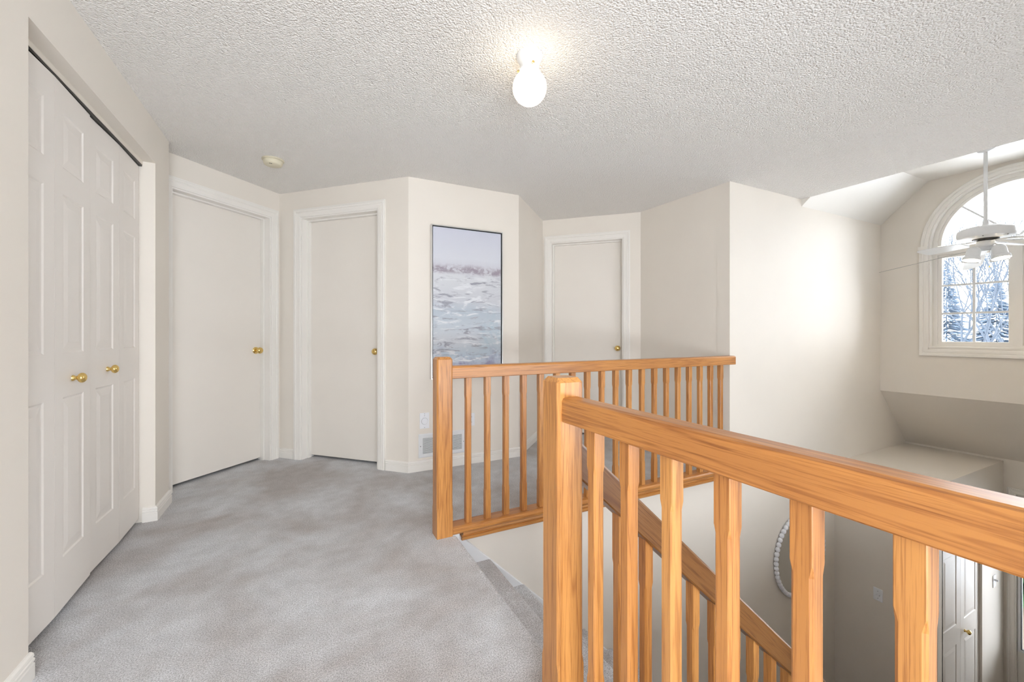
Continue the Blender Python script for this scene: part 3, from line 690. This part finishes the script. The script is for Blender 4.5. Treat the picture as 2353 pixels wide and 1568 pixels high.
for s in (1, -1):
    ya, yb_ = sorted((WC + s * .030, WC + s * RI)); za, zb_ = WZ0 + .05, MZ0
    sash = thing('sash', (XW - dep, (ya + yb_) / 2, za)); sash.parent = wi; sash.location = Vector((XW - dep, (ya + yb_) / 2, za)) - wloc(wi)
    g = G(xw); sweep_frame(g, ya + .03, yb_ - .03, za + .03, zb_ - .03, [(0, dep - .015), (0, dep + .012), (.006, dep + .018), (.03, dep + .018), (.03, dep - .015)], closed=True); g.obj('sash_frame', M['trim'], sash)
    gy0, gy1, gz0, gz1 = ya + .03, yb_ - .03, za + .03, zb_ - .03
    ym = (gy0 + gy1) / 2; zm = [gz0 + (gz1 - gz0) / 3, gz0 + 2 * (gz1 - gz0) / 3]
    G(xw).box(ym - .010, ym + .010, dep - .006, dep + .004, gz0, gz1).obj('muntin', M['metalwhite'], sash)
    for z in zm: G(xw).box(gy0, gy1, dep - .0055, dep + .0035, z - .010, z + .010).obj('muntin', M['metalwhite'], sash)
    for (a0, a1) in ((gy0, ym), (ym, gy1)):
        for (b0, b1) in zip([gz0] + zm, zm + [gz1]): G(xw).box(a0, a1, dep - .003, dep - .001, b0, b1).obj('pane', M['glass'], sash)
# arched light with sunburst muntins
zl = ZA
g = G(xw); rings = [[(WC + r * math.cos(a), n, ZA + r * math.sin(a)) for r, n in ((RI, dep - .015), (RI, dep + .016), (RI - .025, dep + .016), (RI - .028, dep - .015))] for a in [math.pi * k / 40 for k in range(41)]]
g.loops(rings); g.obj('arch_sash', M['trim'], wi)
for ad in (45, 135):
    a = math.radians(ad); u = (math.cos(a), math.sin(a)); w = (-u[1], u[0])
    g = G(xw); g.prism([(WC + u[0] * r + w[0] * s, ZA + u[1] * r + w[1] * s) for r, s in ((0, -.008), (RI - .02, -.008), (RI - .02, .008), (0, .008))], 1, dep - .006, dep + .004); g.obj('muntin', M['metalwhite'], wi)
for a0 in (0, 45, 90, 135):
    pts = [(WC, ZA)] + [(WC + (RI - .026) * math.cos(math.radians(a0 + q * 45 / 8)), ZA + (RI - .026) * math.sin(math.radians(a0 + q * 45 / 8))) for q in range(9)]
    G(xw).prism(pts, 1, dep - .003, dep - .001).obj('pane', M['glass'], wi)

# ------------------------------------------------------------------ front door with glass
fd = thing('door_7', (XE, (fd0 + fd1) / 2, ZF), 'front door with a glazed light at the far end of the foyer', None, None, STR)
xe = lambda t, n, z: (XE - n, t, z)
g = G(xe); sweep_frame(g, fd0 + .004, fd1 - .004, ZF, -.47, [(u * .72, v_) for u, v_ in CP]); g.obj('casing', M['trim'], fd)
g = G(xe); g.box(fd0, fd0 + .012, -.15, 0, ZF, -.45); g.box(fd1 - .012, fd1, -.15, 0, ZF, -.45); g.box(fd0 + .012, fd1 - .012, -.15, 0, -.48, -.45); g.obj('jamb', M['trim'], fd)
la0, la1, lz0, lz1 = fd0 + .45, fd1 - .016, ZF + .50, -.62
g = G(xe); g.box(fd0 + .014, la0, -.07, -.03, ZF + .01, -.485); g.box(la1 - .001, fd1 - .013, -.07, -.03, ZF + .01, -.485); g.box(la0, la1, -.07, -.03, ZF + .01, lz0); g.box(la0, la1, -.07, -.03, lz1, -.485); g.obj('slab', M['trim'], fd)
g = G(xe); sweep_frame(g, la0 + .02, la1 - .02, lz0 + .02, lz1 - .02, [(0, -.06), (0, -.022), (.02, -.022), (.02, -.06)], closed=True); g.obj('glazing_bead', M['metalwhite'], fd)
g = G(xe); sweep_frame(g, la0 + .026, la1 - .026, lz0 + .026, lz1 - .026, [(0, -.055), (0, -.03), (.006, -.03), (.006, -.055)], closed=True); g.obj('glazing_gasket', M['black'], fd)
G(xe).box(la0 + .02, la1 - .02, -.048, -.044, lz0 + .02, lz1 - .02).obj('pane', M['glass'], fd)
knob(fd, xe(fd0 + .10, -.03, -1.60), (-1, 0, 0))

# unseen hall window behind the camera, added to let in daylight
hw = thing('window_2_added', (-.02, YB, .12), 'plain white window in the back wall, added for daylight', None, None, STR)
xh = lambda t, n, z: (t, YB + n, z)
g = G(xh); sweep_frame(g, -.74, .70, .12, 2.3, CP, closed=True); g.obj('casing', M['trim'], hw)
g = G(xh); sweep_frame(g, -.70, .66, .16, 2.26, [(0, -.10), (0, -.05), (.04, -.05), (.04, -.10)], closed=True); g.box(-.04, 0, -.10, -.05, .16, 2.26); g.obj('window_frame', M['trim'], hw)
for a0, a1 in ((-.70, -.04), (0, .66)): G(xh).box(a0, a1, -.077, -.074, .16, 2.26).obj('pane', M['glass'], hw)

gw = thing('window_3_added', (2.6, YB, .15), 'low wide window in the back wall, added to brighten the landing', None, None, STR)  # unseen opening, added to lift the ceiling and side wall
g = G(xh); sweep_frame(g, 1.3, 3.9, .15, .85, CP, closed=True); g.obj('casing', M['trim'], gw)
g = G(xh); sweep_frame(g, 1.34, 3.86, .19, .81, [(0, -.10), (0, -.05), (.04, -.05), (.04, -.10)], closed=True); g.box(2.58, 2.62, -.10, -.05, .19, .81); g.obj('window_frame', M['trim'], gw)
for a0, a1 in ((1.34, 2.58), (2.62, 3.86)): G(xh).box(a0, a1, -.077, -.074, .19, .81).obj('pane', M['glass'], gw)

# ------------------------------------------------------------------ ceiling fan
fx, fy = 5.10, 1.325
fan = thing('ceiling_fan', (fx, fy, zv), 'white ceiling fan with a four lamp light kit hanging in front of the arched window', 'ceiling fan')
G().lathe([(.012, 0), (.065, 0), (.066, -.03), (.045, -.06), (.018, -.075), (.012, -.075)], (fx, fy, zv - .0005), (0, 0, 1), 28).obj('ceiling_canopy', M['metalwhite'], fan, smooth=True)
G().lathe([(.0125, -.06), (.0125, -.66)], (fx, fy, zv), (0, 0, 1), 16).obj('downrod', M['metalwhite'], fan, smooth=True)
zm_ = 2.045
G().lathe([(.018, .045), (.019, .02), (.026, .006), (.030, 0)], (fx, fy, zm_), (0, 0, 1), 20).obj('rod_collar', M['metalwhite'], fan, smooth=True)
mo = G().lathe([(.030, .004), (.085, -.002), (.145, -.018), (.166, -.032), (.170, -.050), (.170, -.078), (.164, -.094), (.140, -.104), (.085, -.108), (.080, -.106)], (fx, fy, zm_), (0, 0, 1), 48).obj('motor_housing', M['metalwhite'], fan, smooth=True)
for a in (3.3, 4.3, 5.3): G().lathe([(.005, 0), (.005, .003), (0, .0035)], (fx + .150 * math.cos(a), fy + .150 * math.sin(a), zm_ - .099), (math.cos(a) * .5, math.sin(a) * .5, -1), 10).obj('screw', M['screw'], mo)
G().lathe([(.078, -.106), (.078, -.112), (.060, -.120), (.03, -.122)], (fx, fy, zm_), (0, 0, 1), 28).obj('flywheel', M['track'], fan, smooth=True)
zbld = zm_ - .128
def blade(ang, droop=0.0, pitch=12):
    a = math.radians(ang); X = Vector((math.cos(a), math.sin(a), 0)); Y = Vector((-math.sin(a), math.cos(a), 0)); Z = Vector((0, 0, 1)); o = Vector((fx, fy, zbld)); pt = math.radians(pitch)
    def pos(r, s, dz=0): 
        q = max(0, (r - .12)) / .40
        return tuple(o + X * r + Y * (s * math.cos(pt)) + Z * (s * math.sin(pt) + dz - droop * q ** 1.4))
    ir = G(); ir.loops([[pos(r, -w, .002), pos(r, w, .002), pos(r, w, .007), pos(r, -w, .007)] for r, w in ((.05, .022), (.09, .013), (.12, .012), (.15, .032), (.20, .040), (.21, .020))]); i_ = ir.obj('blade_iron', M['metalwhite'], fan, smooth=False)
    bl = G(); bl.loops([[pos(r, -w, -.004), pos(r, w, -.004), pos(r, w, .002), pos(r, -w, .002)] for r, w in ((.150, .042), (.17, .052), (.25, .058), (.35, .064), (.45, .067), (.50, .064), (.515, .052), (.52, .035))]); bl.obj('blade', M['metalwhite'], fan)
for ang, dr, pi_ in ((66, .0, 14), (24, .16, -16), (348, 0, 12), (306, 0, 12), (258, 0, 12)): blade(ang, dr, pi_)
G().lathe([(.03, -.120), (.052, -.126), (.056, -.140), (.055, -.168), (.050, -.176), (.046, -.178), (.044, -.190), (.030, -.204), (.012, -.210), (0, -.211)], (fx, fy, zm_), (0, 0, 1), 32).obj('switch_housing', M['metalwhite'], fan, smooth=True)
for k, ang in enumerate((152, 242, 62, 332)):
    a = math.radians(ang); u = Vector((math.cos(a), math.sin(a), 0)); b0 = Vector((fx, fy, zm_ - .165)) + u * .045
    G().tube([b0, b0 + u * .025 + Vector((0, 0, .004)), b0 + u * .042 + Vector((0, 0, -.010))], .006, 8).obj('lamp_arm', M['metalwhite'], fan, smooth=True)
    c = b0 + u * .046 + Vector((0, 0, -.012)); ax = (Vector((0, 0, -1)) + u * .22).normalized()
    sh = G().lathe([(.012, -.004), (.022, 0), (.036, .011), (.043, .030), (.0445, .078), (.047, .084), (.055, .088), (.056, .114), (.054, .114), (.053, .090), (.043, .080), (.040, .032), (.020, .006), (.012, 0)], c, ax, 28, cap=False).obj('lamp_shade', M['metalwhite'], fan, smooth=True)
    G().lathe([(.010, .01), (.030, .065), (.036, .090), (.030, .102), (0, .106)], c, ax, 20).obj('bulb', M['bulb'], sh, smooth=True)
e0 = Vector((fx, fy + .05, zm_ - .185)); 
ch = G().tube([Vector((fx - .03, fy - .03, zm_ - .20)), Vector((fx - .03, fy - .03, zm_ - .34))], .0012, 6).obj('pull_chain', M['chrome'], fan)
G().lathe([(0, .008), (.004, .006), (.006, 0), (.004, -.006), (0, -.008)], (fx - .03, fy - .03, zm_ - .345), (0, 0, 1), 12).obj('chain_ball', M['brass'], ch, smooth=True)
G().tube([e0, (5.785, YW - .002, 1.834)], .0016, 6).obj('pull_cord', M['screw'], label='thin taut cord from the ceiling fan to the foyer side wall', cat='cord')

# ------------------------------------------------------------------ outdoors
G().box(XE + .16, 8.7, -.6, 3.2, -.42, -.28).obj('ceiling_porch_added', M['trim'], kind=STR, label='unseen porch roof added over the front door to block skylight')  # unseen roof, added to keep skylight off the entry glass
G().box(XE + .16, 8.9, -.9, 3.4, ZF - .34, ZF - .06).obj('floor_porch_added', M['tile'], kind=STR, label='dark slab added outside the front door to cut bounce light')  # added slab, dark so less light bounces in at the door
G().box(XE + .3, 60, -40, 40, ZF - .5, ZF - .35).obj('ground', M['ground'], kind=STR, label='pale ground outside the house')
def tree(name, base, hgt, label, seed, spread=.6, mat='bark', depth=7, r0=.085, lean=(0, 0)):
    rnd = random.Random(seed); g = G()
    def br(p, d, L, r, k):
        pts = [p]; q = p; dd = d
        for i in range(3):
            dd = (dd + Vector((rnd.uniform(-1, 1), rnd.uniform(-1, 1), rnd.uniform(-.3, .5))) * .13).normalized(); q = q + dd * L / 3; pts.append(q)
        g.tube(pts, [r, r * .9, r * .8, r * .7], 5 if k < 3 else 4, cap=(k == depth))
        if k < depth:
            for j in range(rnd.choice((2, 3, 3))):
                ax = Vector((rnd.uniform(-1, 1), rnd.uniform(-1, 1), rnd.uniform(-.2, .6))).normalized()
                br(pts[-1] if j else pts[2], (dd + ax * spread).normalized(), L * rnd.uniform(.66, .86), r * (.70 if j == 0 else .58), k + 1)
    br(Vector(base), Vector((lean[0], lean[1], 1)).normalized(), hgt * .27, r0, 0)
    return g.obj(name, M[mat], label=label, cat='tree', group='trees outside the window')
def pos_px(px, X):
    fwv = (math.sin(YAW), math.cos(YAW)); rt = (fwv[1], -fwv[0]); q = (px - 1176.5) / FPX
    r = (fwv[0] + rt[0] * q, fwv[1] + rt[1] * q); return r[1] / r[0] * X
tree('bare_tree', (11.0, pos_px(2245, 11.0), ZF - .4), 6.4, 'bare branching tree in the middle of the left window sash', 3, lean=(0, .05))
tree('bare_tree', (18.0, pos_px(2300, 18.0), ZF - .4), 9.0, 'bare leaning tree behind the right column of the left window sash', 11, lean=(0, -.06))
tree('bare_tree', (26.0, pos_px(2190, 26.0), ZF - .4), 10.5, 'smaller bare tree at the left edge of the window', 21, r0=.10)
def conifer(name, base, h, r, label, seed, mat='needle'):
    rnd = random.Random(seed); g = G(); g.tube([base, (base[0], base[1], base[2] + h * .95)], [.06, .01], 6)
    for i in range(1100):
        q = rnd.random() ** .8; z = base[2] + .15 + q * (h - .2); rr = r * (1 - q) * rnd.uniform(.6, 1.05) + .03; a = rnd.uniform(0, 6.283)
        d = Vector((math.cos(a), math.sin(a), -.18)); p0 = Vector((base[0], base[1], z)); p1 = p0 + d * rr; s = Vector((-d.y, d.x, 0)) * (.015 + rr * .045)
        i0 = g.add([tuple(p0), tuple(p0.lerp(p1, .6) + s + Vector((0, 0, .03))), tuple(p1), tuple(p0.lerp(p1, .6) - s + Vector((0, 0, .03))), tuple(p0.lerp(p1, .5) + Vector((0, 0, -.04)))])
        g.f += [(i0, i0 + 1, i0 + 2), (i0, i0 + 2, i0 + 3), (i0, i0 + 4, i0 + 1), (i0 + 1, i0 + 4, i0 + 2), (i0 + 2, i0 + 4, i0 + 3), (i0 + 3, i0 + 4, i0)]
    return g.obj(name, M[mat], label=label, cat='tree' if mat == 'needle' else 'shrub')
conifer('spruce', (34.0, pos_px(2175, 34.0), ZF - .4), 8.5, 2.6, 'haze-blue conical spruce low in the left of the window', 5)
conifer('spruce', (40.0, pos_px(2290, 40.0), ZF - .4), 8.0, 3.4, 'broad haze-blue spruce low in the right of the left sash', 6)
conifer('evergreen_shrub', (9.5, pos_px(2352, 9.5), ZF - .36), 2.9, 1.1, 'dark green shrub outside the front door glass', 8, 'leaf')
